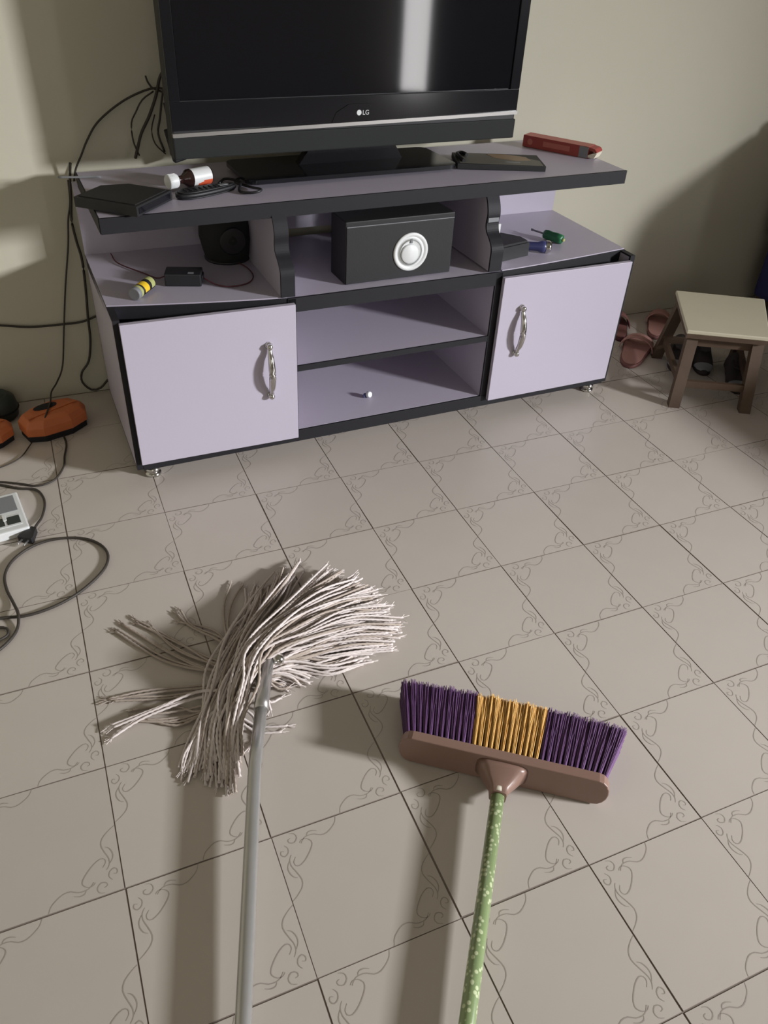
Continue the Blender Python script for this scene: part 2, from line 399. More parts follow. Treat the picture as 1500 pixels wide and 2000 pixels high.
# doors
def door(x0, x1, hx, z0, z1, hinge_left, ajar, lean=0):
    px = x0 if hinge_left else x1
    o = MB().box(x0-px, x1-px, -.018, 0, z0, z1, .0012).build('door', m_lam, st, (px, -.004, 0), (0, lean, ajar))
    MB().box(x0-px-.0008, x1-px+.0008, -.002, .0004, z0-.0008, z1+.0008).build('edge_band', m_edge, o)
    mb = MB(); hx -= px
    zt, zb = .441, .262
    for z in (zt, zb):
        mb.lathe([(.012, 0), (.013, .002), (.011, .006), (.006, .010), (.005, .020)], 16, Tr((hx, -.018, z), 0, PI/2))
        mb.lathe([(.0001, -.010), (.007, -.009), (.0105, -.004), (.0105, .004), (.007, .009), (.0001, .010)], 16, Tr((hx, -.030, z), 0, PI/2))
    pts = [(hx, -.030, zt-.004), (hx, -.034, zt-.022), (hx, -.045, zt-.045), (hx, -.052, (zt+zb)/2), (hx, -.045, zb+.045), (hx, -.034, zb+.022), (hx, -.030, zb+.004)]
    mb.tube(pts, .0118, 12, step=.008, rad=lambda t: .45+.55*math.sin(PI*t)**.6)
    mb.build('handle', m_chrome, o)
door(-.004, .536, .442, .074, .567, True, -.020, 0)
door(1.312, 1.872, 1.402, .072, .560, False, .004, 0)
# chrome feet
def foot(x, y):
    mb = MB().lathe([(.026, 0), (.028, .004), (.026, .010), (.021, .012), (.020, .015), (.025, .018), (.0262, .024), (.025, .030), (.020, .032), (.020, .035), (.024, .038), (.024, .044), (.022, .0452)], 24, Tr((x, y, .0005)))
    mb.build('foot', m_chrome, st)
for x, y in ((.032, .030), (1.832, .030), (.035, .52), (1.84, .52), (.94, .52)): foot(x, y)

# ------------------------------------------------------------------ television
TVY = .03
tv = thing('television', 'large flat black television with a silver strip on the TV stand', 'television', L2W(.86, .36, .862), YAW+TVY)
def tvb(*a, **k): return MB().box(*a, **k)
X0, X1 = -.584, .662; zb = .060
tvb(X0, X1, -.004, .060, zb, .76, .006).build('housing', m_plast, tv)
tvb(X0+.035, X1-.040, -.0065, -.004, zb+.165, .74).build('screen', m_screen, tv)
tvb(X0, X1, -.012, -.0042, zb+.083, zb+.163, .002).box(X0, X0+.033, -.012, -.0042, zb+.163, .76, .002).box(X1-.038, X1, -.012, -.0042, zb+.163, .76, .002).box(X0, X1, -.012, -.0042, .742, .76, .002).build('bezel', m_gloss, tv)
mb = MB()
vs = [(x, y, z) for x, zz in ((X0, zb+.066), (X1, zb+.082)) for y in (-.018, -.004) for z in (zz, zz+.011)]
mb.add(vs, [(0,1,3,2),(4,6,7,5),(0,4,5,1),(2,3,7,6),(0,2,6,4),(1,5,7,3)]); mb.build('silver_strip', m_silver, tv)
tvb(X0, X1, -.013, -.0042, zb+.002, zb+.066, .004).build('speaker_bar', m_mesh, tv)
MB().prism([(-.06, zb+.0845), (-.045, zb+.115), (.0, zb+.138), (.08, zb+.138), (.130, zb+.115), (.150, zb+.0855)], -.0145, -.012, axis=1).build('logo_plate', m_gloss, tv)
# maker's mark: small round emblem and two letters
def text_obj(txt, size, m, parent, loc, rot, ext=.0004, name='lettering'):
    cu = bpy.data.curves.new('t', 'FONT'); cu.body = txt; cu.size = size; cu.extrude = ext; cu.align_x = 'LEFT'
    t = bpy.data.objects.new('t', cu); COL.objects.link(t)
    bpy.context.view_layer.update()
    me = bpy.data.meshes.new_from_object(t.evaluated_get(bpy.context.evaluated_depsgraph_get()))
    bpy.data.objects.remove(t); me.materials.clear(); me.materials.append(m)
    o = bpy.data.objects.new(name, me); COL.objects.link(o); o.parent = parent; o.location = loc; o.rotation_euler = rot
    return o
MB().lathe([(.0085, 0), (.0085, .001)], 20, Tr((.036, -.0150, zb+.112), 0, PI/2)).build('emblem', m_white, tv)
text_obj('LG', .020, m_white, tv, (.048, -.0155, zb+.105), (PI/2, 0, 0))
MB().prism([(-.17, .013), (.22, .013), (.18, .075), (-.12, .075)], .012, .05, axis=1).build('stand_neck', m_gloss, tv)
bpts = []
for cx, cy, a0 in ((.335, -.095, -PI/2), (.335, .10, 0), (-.355, .10, PI/2), (-.355, -.095, PI)):
    for k in range(6):
        a = a0+k*PI/10; bpts.append((cx+.035*math.cos(a), cy+.035*math.sin(a)))
MB().prism(bpts, .003, .016, smooth=False).build('stand_base', m_gloss, tv)
# ------------------------------------------------------------------ things on the stand top
TOPZ = lambda x: tz(x)+.0008
def on_top(x, y): return L2W(x, y, TOPZ(x))
# black set-top box at the left corner
t = thing('set_top_box', 'black angular decoder box overhanging the left front corner of the TV stand top', 'decoder box', on_top(.085, .175), YAW+.82)
MB().prism([(-.085, -.10), (.10, -.10), (.10, .045), (.045, .105), (-.085, .105)], .004, .032).build('case', m_plast, t)
MB().prism([(-.075, -.09), (.09, -.09), (.09, .040), (.040, .095), (-.075, .095)], .032, .0345).build('lid', m_vinyl, t)
MB().box(-.075, .09, -.1015, -.10, .010, .026).build('front_panel', m_gloss, t)
for fx, fy in ((-.01, -.0), (.06, -.02), (.0, .07), (.06, .03)): MB().lathe([(.008, 0), (.008, .0045)], 10, Tr((fx, fy, -.0003))).build('rubber_foot', m_edge, t)
# bottle lying on its side
bz = TOPZ(.30)
t = thing('medicine_bottle', 'dark medicine bottle lying on its side with white cap and white and orange label', 'bottle', L2W(.305, .300, bz+.0275), YAW+.36)
Tb = Tr((-.075, 0, 0), 0, 0, PI/2)
MB().lathe([(.0001, .050), (.012, .050), (.014, .056), (.020, .064), (.0265, .072), (.0265, .150), (.024, .1535), (.0001, .1545)], 28, Tb, cap=False).lathe([(.012, .030), (.012, .052)], 20, Tb).build('bottle_body', m_brown, t)
cap = MB().lathe([(.0185, .0), (.0205, .002), (.0205, .030), (.019, .033)], 28, Tb)
for k in range(28):
    a = 2*PI*k/28
    cap.box(-.0006, .0006, .0203, .0212, .003, .029, T=Tb @ Matrix.Rotation(a, 4, 'Z'))
cap.build('cap', m_white, t)
MB().lathe([(.0268, .082), (.0268, .148)], 28, Tb, cap=False).build('label', m_white, t)
mb = MB(); vs = []
for k in range(9):
    a = math.radians(282+k*9)
    for z, dz in ((.098, (.018 if k < 2 else .0)), (.148, 0)):
        vs.append(Tb @ Vector((.0271*math.cos(a), .0271*math.sin(a), z+dz)))
mb.add(vs, [(2*k, 2*k+2, 2*k+3, 2*k+1) for k in range(8)]); mb.build('label_panel', m_orlab, t)
# black sunglasses-like charger lead: remote control in front of the bottle
t = thing('remote_control', 'small black curved remote control lying in front of the medicine bottle', 'remote', L2W(.33, .215, TOPZ(.33)), YAW+.30)
pp = []
for k in range(20):
    a = 2*PI*k/20; pp.append((.105*math.cos(a)+.012*math.cos(2*a), .026*math.sin(a)*(1.15-.25*math.cos(a))))
MB().prism([(x*.96, y*.94) for x, y in pp], 0, .004, smooth=True).prism(pp, .004, .016, smooth=True).prism([(x*.93, y*.88) for x, y in pp], .016, .020, smooth=True).build('case', m_plast, t)
mb = MB()
for ix in range(7):
    for iy in (-1, 0, 1): mb.lathe([(.0035, .020), (.003, .022)], 8, Tr((-.06+ix*.017, iy*.009, 0)))
mb.build('buttons', m_edge, t)
MB().box(.055, .085, -.008, .006, .020, .0212).build('shiny_window', m_grey, t)
# tangle of black lead beside the TV base
pts = [on_top(.40, .30), on_top(.43, .33), on_top(.46, .27), on_top(.44, .20), on_top(.47, .16), on_top(.50, .17), on_top(.48, .24), on_top(.45, .29), on_top(.47, .31)]
tag(MB().tube([(p[0], p[1], p[2]+.005+.004*(k % 3)) for k, p in enumerate(pts)], .0042, 8, step=.008).build('power_lead', m_plast), 'bunched black lead lying between the bottle and the television base', 'cable')
# tablet-like calculator / keypad book on the right
t = thing('notebook', 'flat dark grey notebook with brown and grey cover beside the television base', 'notebook', on_top(1.415, .265), YAW-.36)
MB().box(-.165, .15, -.075, .085, 0, .018, .002).build('cover', m_vinyl, t)
m_bk = mat('notebook_print', (112, 104, 92), .5, var=.0, scale=16, rgb2=(84, 88, 82))
m_bb = mat('notebook_brown_print', (142, 118, 92), .5, var=.12, scale=22)
MB().prism([(-.155, -.065), (.14, -.068), (.142, .0), (.03, .078), (-.155, .078)], .018, .0186).build('cover_print', m_bk, t)
MB().prism([(-.02, .02), (.05, -.01), (.11, .0), (.10, .045), (.03, .076), (-.04, .07)], .0186, .0191, smooth=False).build('brown_panel', m_bb, t)
MB().prism([(.01, -.035), (.06, -.045), (.065, -.035), (.02, -.027)], .0186, .0192).build('pale_mark', m_grey, t)
MB().tube([(-.14, -.05, .022), (-.15, .0, .025), (-.15, .05, .024), (-.13, .06, .024), (-.12, .02, .026)], .006, 8, step=.01).build('strap', m_plast, t)
# red carton
t = thing('red_carton', 'long narrow red carton with open flap lying on the right of the stand top', 'carton', on_top(1.742, .385), YAW-1.02)
MB().box(-.135, .135, -.030, .030, 0, .040, .0008).build('carton_body', m_red, t)
MB().box(-.1345, .1345, -.0295, .0295, .0401, .0408).build('top_panel', m_redtop, t)
MB().lathe([(.011, 0), (.011, .0006)], 20, Tr((-.105, -.0301, .020), 0, PI/2)).build('round_mark', m_redtop, t)
MB().box(-.05, .06, -.0307, -.0301, .012, .030).build('side_print', m_redtop, t)
MB().box(.098, .134, -.0308, -.0300, .001, .039).build('grey_end_print', m_grey, t)
MB().prism([(.134, .0395), (.158, .036), (.166, .028), (.166, .024), (.134, .030)], -.028, .028, axis=1).build('flap', m_red, t)
MB().prism([(.134, .004), (.160, .004), (.168, .022), (.164, .024), (.134, .012)], -.029, .027, axis=1).build('lower_flap', m_cream, t)

# ------------------------------------------------------------------ middle bay: subwoofer
SZ = .5762
t = thing('subwoofer', 'black box speaker with a white round cone in the middle bay of the stand', 'speaker', L2W(.935, .052, SZ), YAW+.012)
MB().box(-.200, .195, 0, .125, 0, .204, .003).build('cabinet', m_vinyl, t)
MB().box(-.197, .192, -.003, 0, .002, .186, .001).build('front_baffle', m_vinyl, t)
MB().box(-.197, .192, -.0045, -.001, .187, .189).build('trim_line', m_grey, t)
Td = Tr((.035, -.003, .088), 0, PI/2)
MB().lathe([(.0640, -.001), (.0640, .003), (.060, .0055), (.053, .0045), (.050, .001)], 48, Td).build('cone_surround', m_grey if False else m_white, t)
MB().lathe([(.050, .0012), (.040, .0042), (.0405, .0042), (.036, .0015), (.0001, .0005)], 48, Td, cap=False).build('cone', m_white, t)
MB().lathe([(.0315, .001), (.032, .0055), (.029, .0075), (.0001, .0085)], 40, Tr((.030, -.004, .083), 0, PI/2), cap=False).build('dust_cap', m_white, t)
MB().box(-.0035, .0035, -.0085, -.002, .118, .132).build('notch', m_grey, t).location = (.035, 0, 0)
for fx in (-.17, .165):
    MB().lathe([(.010, 0), (.010, .0006)], 10, Tr((fx, .02, -.0003))).build('rubber_foot', m_edge, t)
# ------------------------------------------------------------------ left bay
SL = .580
t = thing('satellite_speaker', 'small round-backed black speaker at the back of the left bay', 'speaker', L2W(.435, .400, SL), YAW)
MB().lathe([(.070, 0), (.074, .004), (.082, .03), (.092, .08), (.090, .12), (.075, .155), (.045, .175), (.0001, .180)], 32).build('shell', m_mesh, t)
MB().lathe([(.040, -.002), (.046, .004), (.040, .006), (.012, .002), (.0001, .004)], 28, Tr((0, -.088, .085), 0, PI/2)).build('driver', m_plast, t)
MB().lathe([(.078, 0), (.080, .006), (.074, .009)], 28).build('base_ring', m_plast, t)
t = thing('power_adapter', 'black block power adapter with a small pale label in the left bay', 'adapter', L2W(.245, .215, SL), YAW-.32)
MB().box(-.060, .055, -.035, .035, 0, .040, .004).build('case', m_plast, t)
MB().box(.014, .032, -.028, -.016, .0402, .0409).build('pale_label', m_grey, t)
MB().box(.0555, .060, -.02, .02, .008, .030, .002).build('socket_end', m_edge, t)
tag(MB().tube([L2W(.298, .19, SL+.02), L2W(.33, .16, SL+.005), L2W(.37, .13, SL+.004), L2W(.43, .14, SL+.004), L2W(.465, .19, SL+.004), L2W(.47, .26, SL+.004), L2W(.45, .31, SL+.01)], .0022, 6, step=.01).build('thin_wire', m_maroon), 'thin dark wire looping from the power adapter to the small speaker', 'cable')
tag(MB().tube([L2W(.19, .24, SL+.02), L2W(.165, .27, SL+.004), L2W(.13, .33, SL+.004), L2W(.07, .44, SL+.004), L2W(.06, .52, SL+.01)], .0022, 6, step=.01).build('thin_wire', m_maroon), 'thin dark wire running from the power adapter to the back of the left bay', 'cable')
t = thing('spray_bottle', 'small black and yellow cylindrical bottle lying at the front of the left bay', 'bottle', L2W(.105, .165, SL+.020), YAW+.92)
Tb = Tr((-.062, 0, 0), 0, 0, PI/2)
MB().lathe([(.0001, .012), (.0192, .012), (.0192, .108), (.0175, .112)], 28, Tb).build('body', m_edge, t)
MB().lathe([(.017, 0), (.0188, .001), (.0195, .003), (.0195, .016), (.0188, .018)], 28, Tb).build('grey_cap', m_grey, t)
MB().lathe([(.0196, .016), (.0196, .028)], 28, Tb, cap=False).build('olive_band', m_olive, t)
mb = MB()
def wrap(a0, a1, z0, z1, r=.0197, n=8, skew=0):
    vs = []
    for k in range(n+1):
        a = math.radians(a0+(a1-a0)*k/n)
        for z in (z0, z1): vs.append(Tb @ Vector((r*math.cos(a), r*math.sin(a), z+skew*k/n)))
    m2 = MB(); m2.add(vs, [(2*k, 2*k+2, 2*k+3, 2*k+1) for k in range(n)], 0, True); return m2
wrap(150, 290, .034, .062, skew=.006).build('yellow_patch', m_yellow, t)
wrap(140, 290, .082, .104).build('olive_patch', m_olive, t)
MB().lathe([(.0175, .106), (.0150, .112), (.008, .116)], 24, Tb).build('shoulder', m_olive, t)
# ------------------------------------------------------------------ right bay
t = thing('plug_charger', 'chunky black plug-in charger lying beside the right divider', 'charger', L2W(1.400, .155, SL), YAW+.15)
MB().prism([(-.055, -.070), (.075, -.062), (.082, -.01), (.045, .055), (.0, .12), (-.03, .115), (-.02, .05), (-.058, .02)], 0, .048, smooth=False).build('case', m_plast, t)
MB().prism([(-.048, -.062), (.068, -.055), (.073, -.01), (.040, .045), (.0, .10), (-.022, .10), (-.012, .045), (-.050, .015)], .048, .055).build('top_shell', m_vinyl, t)
t = thing('pocket_torch', 'small navy torch with a shiny chrome lens end next to the black charger', 'torch', L2W(1.535, .125, SL+.0225), YAW-.42)
Tb = Tr((-.045, 0, 0), 0, 0, PI/2)
MB().lathe([(.015, 0), (.016, .003), (.016, .045), (.0215, .058), (.0215, .078)], 28, Tb).build('barrel', m_blue, t)
MB().lathe([(.0222, .074), (.0226, .086), (.0200, .092), (.012, .096), (.0001, .097)], 28, Tb, cap=False).build('lens_ring', m_chrome, t)
t = thing('green_screwdriver', 'short screwdriver with a ribbed green handle lying in the right bay', 'screwdriver', L2W(1.655, .235, SL+.0185), YAW-1.22)
Tb = Tr((-.02, 0, 0), 0, 0, PI/2); mb = MB()
seg = 24; vs = []; fs = []
pr = [(.010, 0), (.016, .006), (.018, .02), (.0165, .04), (.018, .065), (.017, .082), (.010, .088)]
for r, z in pr:
    for k in range(seg): a = 2*PI*k/seg; q = r*(1+(.07 if k % 4 < 2 else -.07)); vs.append(Tb @ Vector((q*math.cos(a), q*math.sin(a), z)))
for i in range(len(pr)-1):
    for k in range(seg): k2 = (k+1) % seg; fs.append((i*seg+k, i*seg+k2, (i+1)*seg+k2, (i+1)*seg+k))
mb.add(vs, fs, 0, True); mb.add(vs, [tuple(range(seg))[::-1], tuple(range((len(pr)-1)*seg, len(pr)*seg))]); mb.build('handle', m_green, t)
MB().lathe([(.0035, -.055), (.0035, .002)], 10, Tb).box(-.0045, .0045, -.001, .001, -.062, -.052, T=Tb).build('shaft', m_grey, t)
MB().lathe([(.006, .088), (.0055, .096)], 12, Tb).build('end_cap', m_olive, t)
t = thing('white_clip', 'white plastic clip and strip leaning against the right divider', 'clip', L2W(1.328, .085, SL), YAW)
MB().box(-.006, .006, -.004, .004, .05, .135, .001).build('strip', m_white, t)
MB().prism([(-.010, 0), (.012, 0), (.012, .022), (.024, .034), (.020, .048), (.008, .052), (-.006, .052)], -.006, .006, axis=1).build('hook', m_white, t)
# pale tape on the right divider
tag(MB().box(1.262, 1.303, .051, .0535, .735, .760).build('tape_patch', m_grey, st), 'pale worn patch of tape')
# white bit on the lowest shelf
t = thing('bottle_cap', 'tiny white screw cap lying on the lowest middle shelf', 'cap', L2W(.872, .135, .0855), .4)
MB().lathe([(.0115, 0), (.012, .002), (.0115, .012), (.0095, .0135)], 20, Tr((0, 0, .0115), 0, 1.25)).build('cap_shell', m_white, t)
MB().lathe([(.0080, -.004), (.0088, .001)], 14, Tr((-.011, .003, .0100), 0, 1.25)).build('inner_ring', m_blue, t)

# ------------------------------------------------------------------ mop
mop = thing('mop', 'string mop with white cotton strands and a galvanised metal handle lying on the floor', 'mop', (.70, -1.10, 0))
mo = Vector((.70, -1.10, 0))
def loc(p): return Vector(p)-mo
hd = Vector((-.305, -.952, 0)).normalized()
h0 = Vector((.672, -1.185, .052)); h1 = Vector((.607, -1.353, .044)); h2 = Vector((.453, -1.834, .032)); h3 = h2+(h2-h1).normalized()*.62+Vector((0, 0, .002))
MB().tube([loc(h0), loc(h1), loc(h2), loc(h3)], .0148, 20).build('handle', m_pole, mop)
MB().tube([loc(h3), loc(h3+(h3-h2).normalized()*.035)], .0160, 20).build('end_cap', m_plast, mop)
s1 = Vector((.722, -1.075, .074))
MB().tube([loc(h0+(h1-h0)*.15), loc(h0), loc(s1)], .0165, 20, rad=lambda t: 1.06 if t < .6 else .85).build('socket', m_silver, mop)
MB().box(-.012, .012, -.055, .055, -.014, .010, .003, T=Tr(loc((.690, -1.115, .050)), -.30)).build('clamp_plate', m_grey, mop)
MB().lathe([(.0001, -.016), (.010, -.013), (.016, -.005), (.0165, .004), (.012, .012), (.0001, .016)], 20, Tr(loc((.742, -1.088, .072)))).build('bolt', m_chrome, mop)
def strand(mb, pts, mi, r=.0034):
    mb.tube(pts, r, 7, mi=mi, twist=2*PI/.016, lobes=2, rad=lambda t: 1-.15*t, step=.0075)
mb = MB(); rs = random.Random(21)
for n, jit, pts in MOP_BUNDLES:
    for k in range(n):
        ox, oy, oz = rs.gauss(0, 1), rs.gauss(0, 1), rs.random()
        q = []; L = len(pts); ext = rs.uniform(-.14, .10)
        for i, p in enumerate(pts):
            f = .55+.75*i/(L-1)
            wob = .006*math.sin(i*2.1+k)
            q.append([p[0]+ox*jit*f+rs.gauss(0, .0035)+wob, p[1]+oy*jit*f+rs.gauss(0, .0035)-wob, max(.0045, p[2]*(.35+.75*oz)+rs.gauss(0, .003))])
        a, b = Vector(q[-2]), Vector(q[-1]); e = b+(b-a)*ext; q[-1] = [e.x, e.y, max(.0045, e.z)]
        if L > 5: a, b = Vector(q[1]), Vector(q[0]); e = b+(b-a)*rs.uniform(-.3, .15); q[0] = [e.x, e.y, max(.0045, e.z)]
        strand(mb, [loc(p) for p in q], 0 if rs.random() < .78 else 1)
        if rs.random() < .6:     # frayed tip
            e = Vector(q[-1]); d = (Vector(q[-1])-Vector(q[-2])).normalized()
            for _ in range(3):
                g = e+d*.012+Vector((rs.gauss(0, .006), rs.gauss(0, .006), 0)); g.z = max(.003, g.z)
                mb.tube([loc(e-d*.004), loc(g)], .0011, 4, smooth=False)
o = mb.build('strands', [m_yarn, m_yarnd], mop); o['kind'] = 'stuff'
for k, pts in enumerate(MOP_LOOSE):
    for c in range(2 if k < 13 else 1):
        mb = MB(); q = [Vector((p[0]+rs.gauss(0, .0045)*c*1.6, p[1]+rs.gauss(0, .0045)*c*1.6, max(.0045, p[2]))) for p in pts]
        strand(mb, [loc(p) for p in q], 0, .0033)
        e = q[-1]; d = (q[-1]-q[-2]).normalized()
        for _ in range(5):
            g = e+d*rs.uniform(.008, .02)+Vector((rs.gauss(0, .006), rs.gauss(0, .006), 0)); g.z = .0035
            mb.tube([loc(e-d*.004), loc(g)], .0011, 4, smooth=False)
        mb.build('strand', m_yarnd if k < 17 and k not in (7, 8, 12) else m_yarn, mop)

# ------------------------------------------------------------------ broom
bc = Vector((1.128, -1.548, .0425))
broom = thing('broom', 'push broom with brown block, purple and yellow bristles and a spotted green handle', 'broom', (bc.x, bc.y, 0))
ax = Vector((.805, -.593, 0)).normalized()            # along the block, to the right
hh = Vector((-.597, -.802, 0)).normalized()           # towards the handle end
tl = math.radians(2)
nb = (-hh*math.cos(tl) - Vector((0, 0, 1))*math.sin(tl)).normalized()    # bristle direction
uu = ax.cross(nb).normalized();  uu = uu if uu.z > 0 else -uu               # across the block, upwards
F = Matrix(((ax.x, nb.x, uu.x, 0), (ax.y, nb.y, uu.y, 0), (ax.z, nb.z, uu.z, bc.z), (0, 0, 0, 1)))
LB, HB, TB = .238, .0405, .0125
bm = bmesh.new(); outl = []
for cx, s in ((LB-.028, 1), (-(LB-.028), -1)):
    for k in range(9):
        a = (-PI/2+PI*k/8) if s > 0 else (PI/2+PI*k/8)
        outl.append((cx+.028*math.cos(a), HB*math.sin(a)))
bm.free()
def rounded(sc, y0, y1, mbx):
    vs = [(x*sc if False else x, y0, z) for x, z in outl]+[(x, y1, z) for x, z in outl]; n = len(outl)
    vs = [F @ Vector(v) for v in vs]
    mbx.add(vs, [tuple(range(n)), tuple(range(n, 2*n))[::-1]]); mbx.add(vs, [(i, (i+1) % n, n+(i+1) % n, n+i) for i in range(n)], 0, False)
mb = MB(); rounded(1, -TB, TB, mb)
o = mb.build('block', m_block, broom)
bv = o.modifiers.new('bevel', 'BEVEL'); bv.width = .0025; bv.segments = 2; bv.limit_method = 'ANGLE'; bv.angle_limit = .6
# socket: flared fan into a sleeve
mb = MB(); rings = []
hl = F.inverted() @ Vector((0, 0, bc.z))
base = [(.060, .034), (.048, .029), (.035, .023), (.022, .0185), (.0185, .0185)]
ys = [-TB+.001, -TB-.010, -TB-.030, -TB-.048, -TB-.066]
vs = []; fs = []; sg = 20
Hd = (hh*.62+Vector((0, 0, -.034))*0).normalized()
for (rx, rz), y in zip(base, ys):
    c0 = F @ Vector((0, -TB, 0)); dist = -(y+TB)
    cen = c0 + hh*dist + Vector((0, 0, -.03))*dist
    for k in range(sg):
        a = 2*PI*k/sg
        px = math.copysign(abs(math.cos(a))**.45, math.cos(a))*rx; pz = math.copysign(abs(math.sin(a))**.45, math.sin(a))*rz
        vs.append(cen+ax*px+uu*pz)
for i in range(len(base)-1):
    for k in range(sg): k2 = (k+1) % sg; fs.append((i*sg+k, i*sg+k2, (i+1)*sg+k2, (i+1)*sg+k))
mb.add(vs, fs, 0, True); mb.add(vs, [tuple(range(sg)), tuple(range(4*sg, 5*sg))])
mb.build('socket', m_block, broom)
c0 = F @ Vector((0, -TB, 0))
g0 = c0+hh*.055+Vector((0, 0, -.002)); g1 = Vector((.815-bc.x, -1.978-bc.y, .031)); g2 = g1+(g1-g0).normalized()*.62; g2.z = .0165
MB().tube([g0, g1, g2], .0152, 20).build('handle', m_sleeve, broom)
MB().tube([g2, g2+(g2-g1).normalized()*.03], .0160, 20).build('end_cap', m_block, broom)
MB().tube([c0+hh*.050, c0+hh*.062], .0175, 20).build('collar', m_cream, broom)
# bristle tufts, shared meshes
def tuft(m, seed):
    r_ = random.Random(seed); mb = MB()
    for k in range(58):
        a = r_.uniform(0, 2*PI); q = math.sqrt(r_.random())
        b0 = Vector((math.cos(a)*q*.0042, 0, math.sin(a)*q*.0042))
        ln = .152+r_.uniform(-.006, .006)
        m1 = Vector((b0.x*1.7, ln*.5, b0.z*1.7)); e = Vector((b0.x*2.4+r_.gauss(0, .0014), ln, b0.z*2.6+r_.gauss(0, .0014)))
        P = [b0, m1, e]; vs = []
        for i, p in enumerate(P):
            rr = .0008
            for j in range(3): th = 2*PI*j/3; vs.append(p+Vector((math.cos(th)*rr, 0, math.sin(th)*rr)))
        mb.add(vs, [(i*3+j, i*3+(j+1) % 3, (i+1)*3+(j+1) % 3, (i+1)*3+j) for i in range(2) for j in range(3)], 0, True)
    return mb
protos = {}
NX = 36
for iz, z in enumerate((.029, .010, -.010, -.029)):
    for ix in range(NX):
        x = -.222+.444*ix/(NX-1)
        fr = (x+.222)/.444
        key = 'gold' if .325 < fr < .685 else 'purp'
        v = (key, (ix*7+iz*3) % 3)
        if v not in protos:
            o = tuft(None, hash(ix) % 100+iz).build('bristle_tuft', m_gold if key == 'gold' else m_purp, broom); protos[v] = o.data
        else:
            o = bpy.data.objects.new('bristle_tuft', protos[v]); COL.objects.link(o); o.parent = broom
        fan = (fr-.48)*.34+(max(0, fr-.86))*.6-(max(0, .10-fr))*1.0
        up = z*.9
        rot = F.to_3x3().to_4x4() @ Matrix.Rotation(-fan, 4, 'Z') @ Matrix.Rotation(up, 4, 'X')
        sc = 1.0+.02*rnd.uniform(-1, 1)
        o.matrix_local = Matrix.Translation(F @ Vector((x, TB-.002, z))) @ rot @ Matrix.Diagonal((1, sc, 1, 1))

# ------------------------------------------------------------------ stool, slippers, shoes at the right
t = thing('stool', 'low wooden stool with a cream square seat and dark brown legs by the wall', 'stool', (2.955, -.12, 0))
so = Vector((2.955, -.12, 0))
cn = [Vector((2.690, -.205, 0)), Vector((2.966, -.365, 0)), Vector((3.246, -.045, 0)), Vector((2.925, .150, 0))]
cn = [c-so for c in cn]
MB().prism([(c.x, c.y) for c in cn], .290, .306).build('seat', m_seat, t).modifiers.new('b', 'BEVEL').width = .003
MB().prism([(c.x*.985, c.y*.985) for c in cn], .272, .2898).build('seat_board', m_wood, t)
lt = [c*.80 for c in cn]; lb = [Vector((2.675, -.262, 0))-so, Vector((2.928, -.395, 0))-so, Vector((3.20, -.03, 0))-so, Vector((2.90, .135, 0))-so]
for a, b in zip(lt, lb):
    vs = []
    ang = math.atan2(cn[1].y-cn[0].y, cn[1].x-cn[0].x)
    e1 = Vector((math.cos(ang), math.sin(ang), 0)); e2 = Vector((-e1.y, e1.x, 0))
    for p, z in ((b, 0), (a, .272)):
        for sx, sy in ((-1, -1), (1, -1), (1, 1), (-1, 1)): vs.append(Vector((p.x, p.y, z))+e1*sx*.022+e2*sy*.020)
    m2 = MB(); m2.add(vs, [(0, 3, 2, 1), (4, 5, 6, 7), (0, 1, 5, 4), (1, 2, 6, 5), (2, 3, 7, 6), (3, 0, 4, 7)]); m2.build('leg', m_wood, t)
def rail(a, b, z, hgt=.03):
    a = Vector((a.x, a.y, z)); b = Vector((b.x, b.y, z)); d = (b-a).normalized(); e = Vector((-d.y, d.x, 0))
    vs = [p+e*s*.009+Vector((0, 0, h)) for p in (a+d*.018, b-d*.018) for s in (-1, 1) for h in (-hgt/2, hgt/2)]
    m2 = MB(); m2.add(vs, [(0,1,3,2),(4,6,7,5),(0,4,5,1),(2,3,7,6),(0,2,6,4),(1,5,7,3)]); return m2
for i in range(4):
    rail(lt[i], lt[(i+1) % 4], .250, .04).build('apron', m_wood, t)
    f = .32
    A = lb[i]*(1-f)+lt[i]*f; B = lb[(i+1) % 4]*(1-f)+lt[(i+1) % 4]*f
    rail(A, B, .09, .028).build('stretcher', m_wood, t)

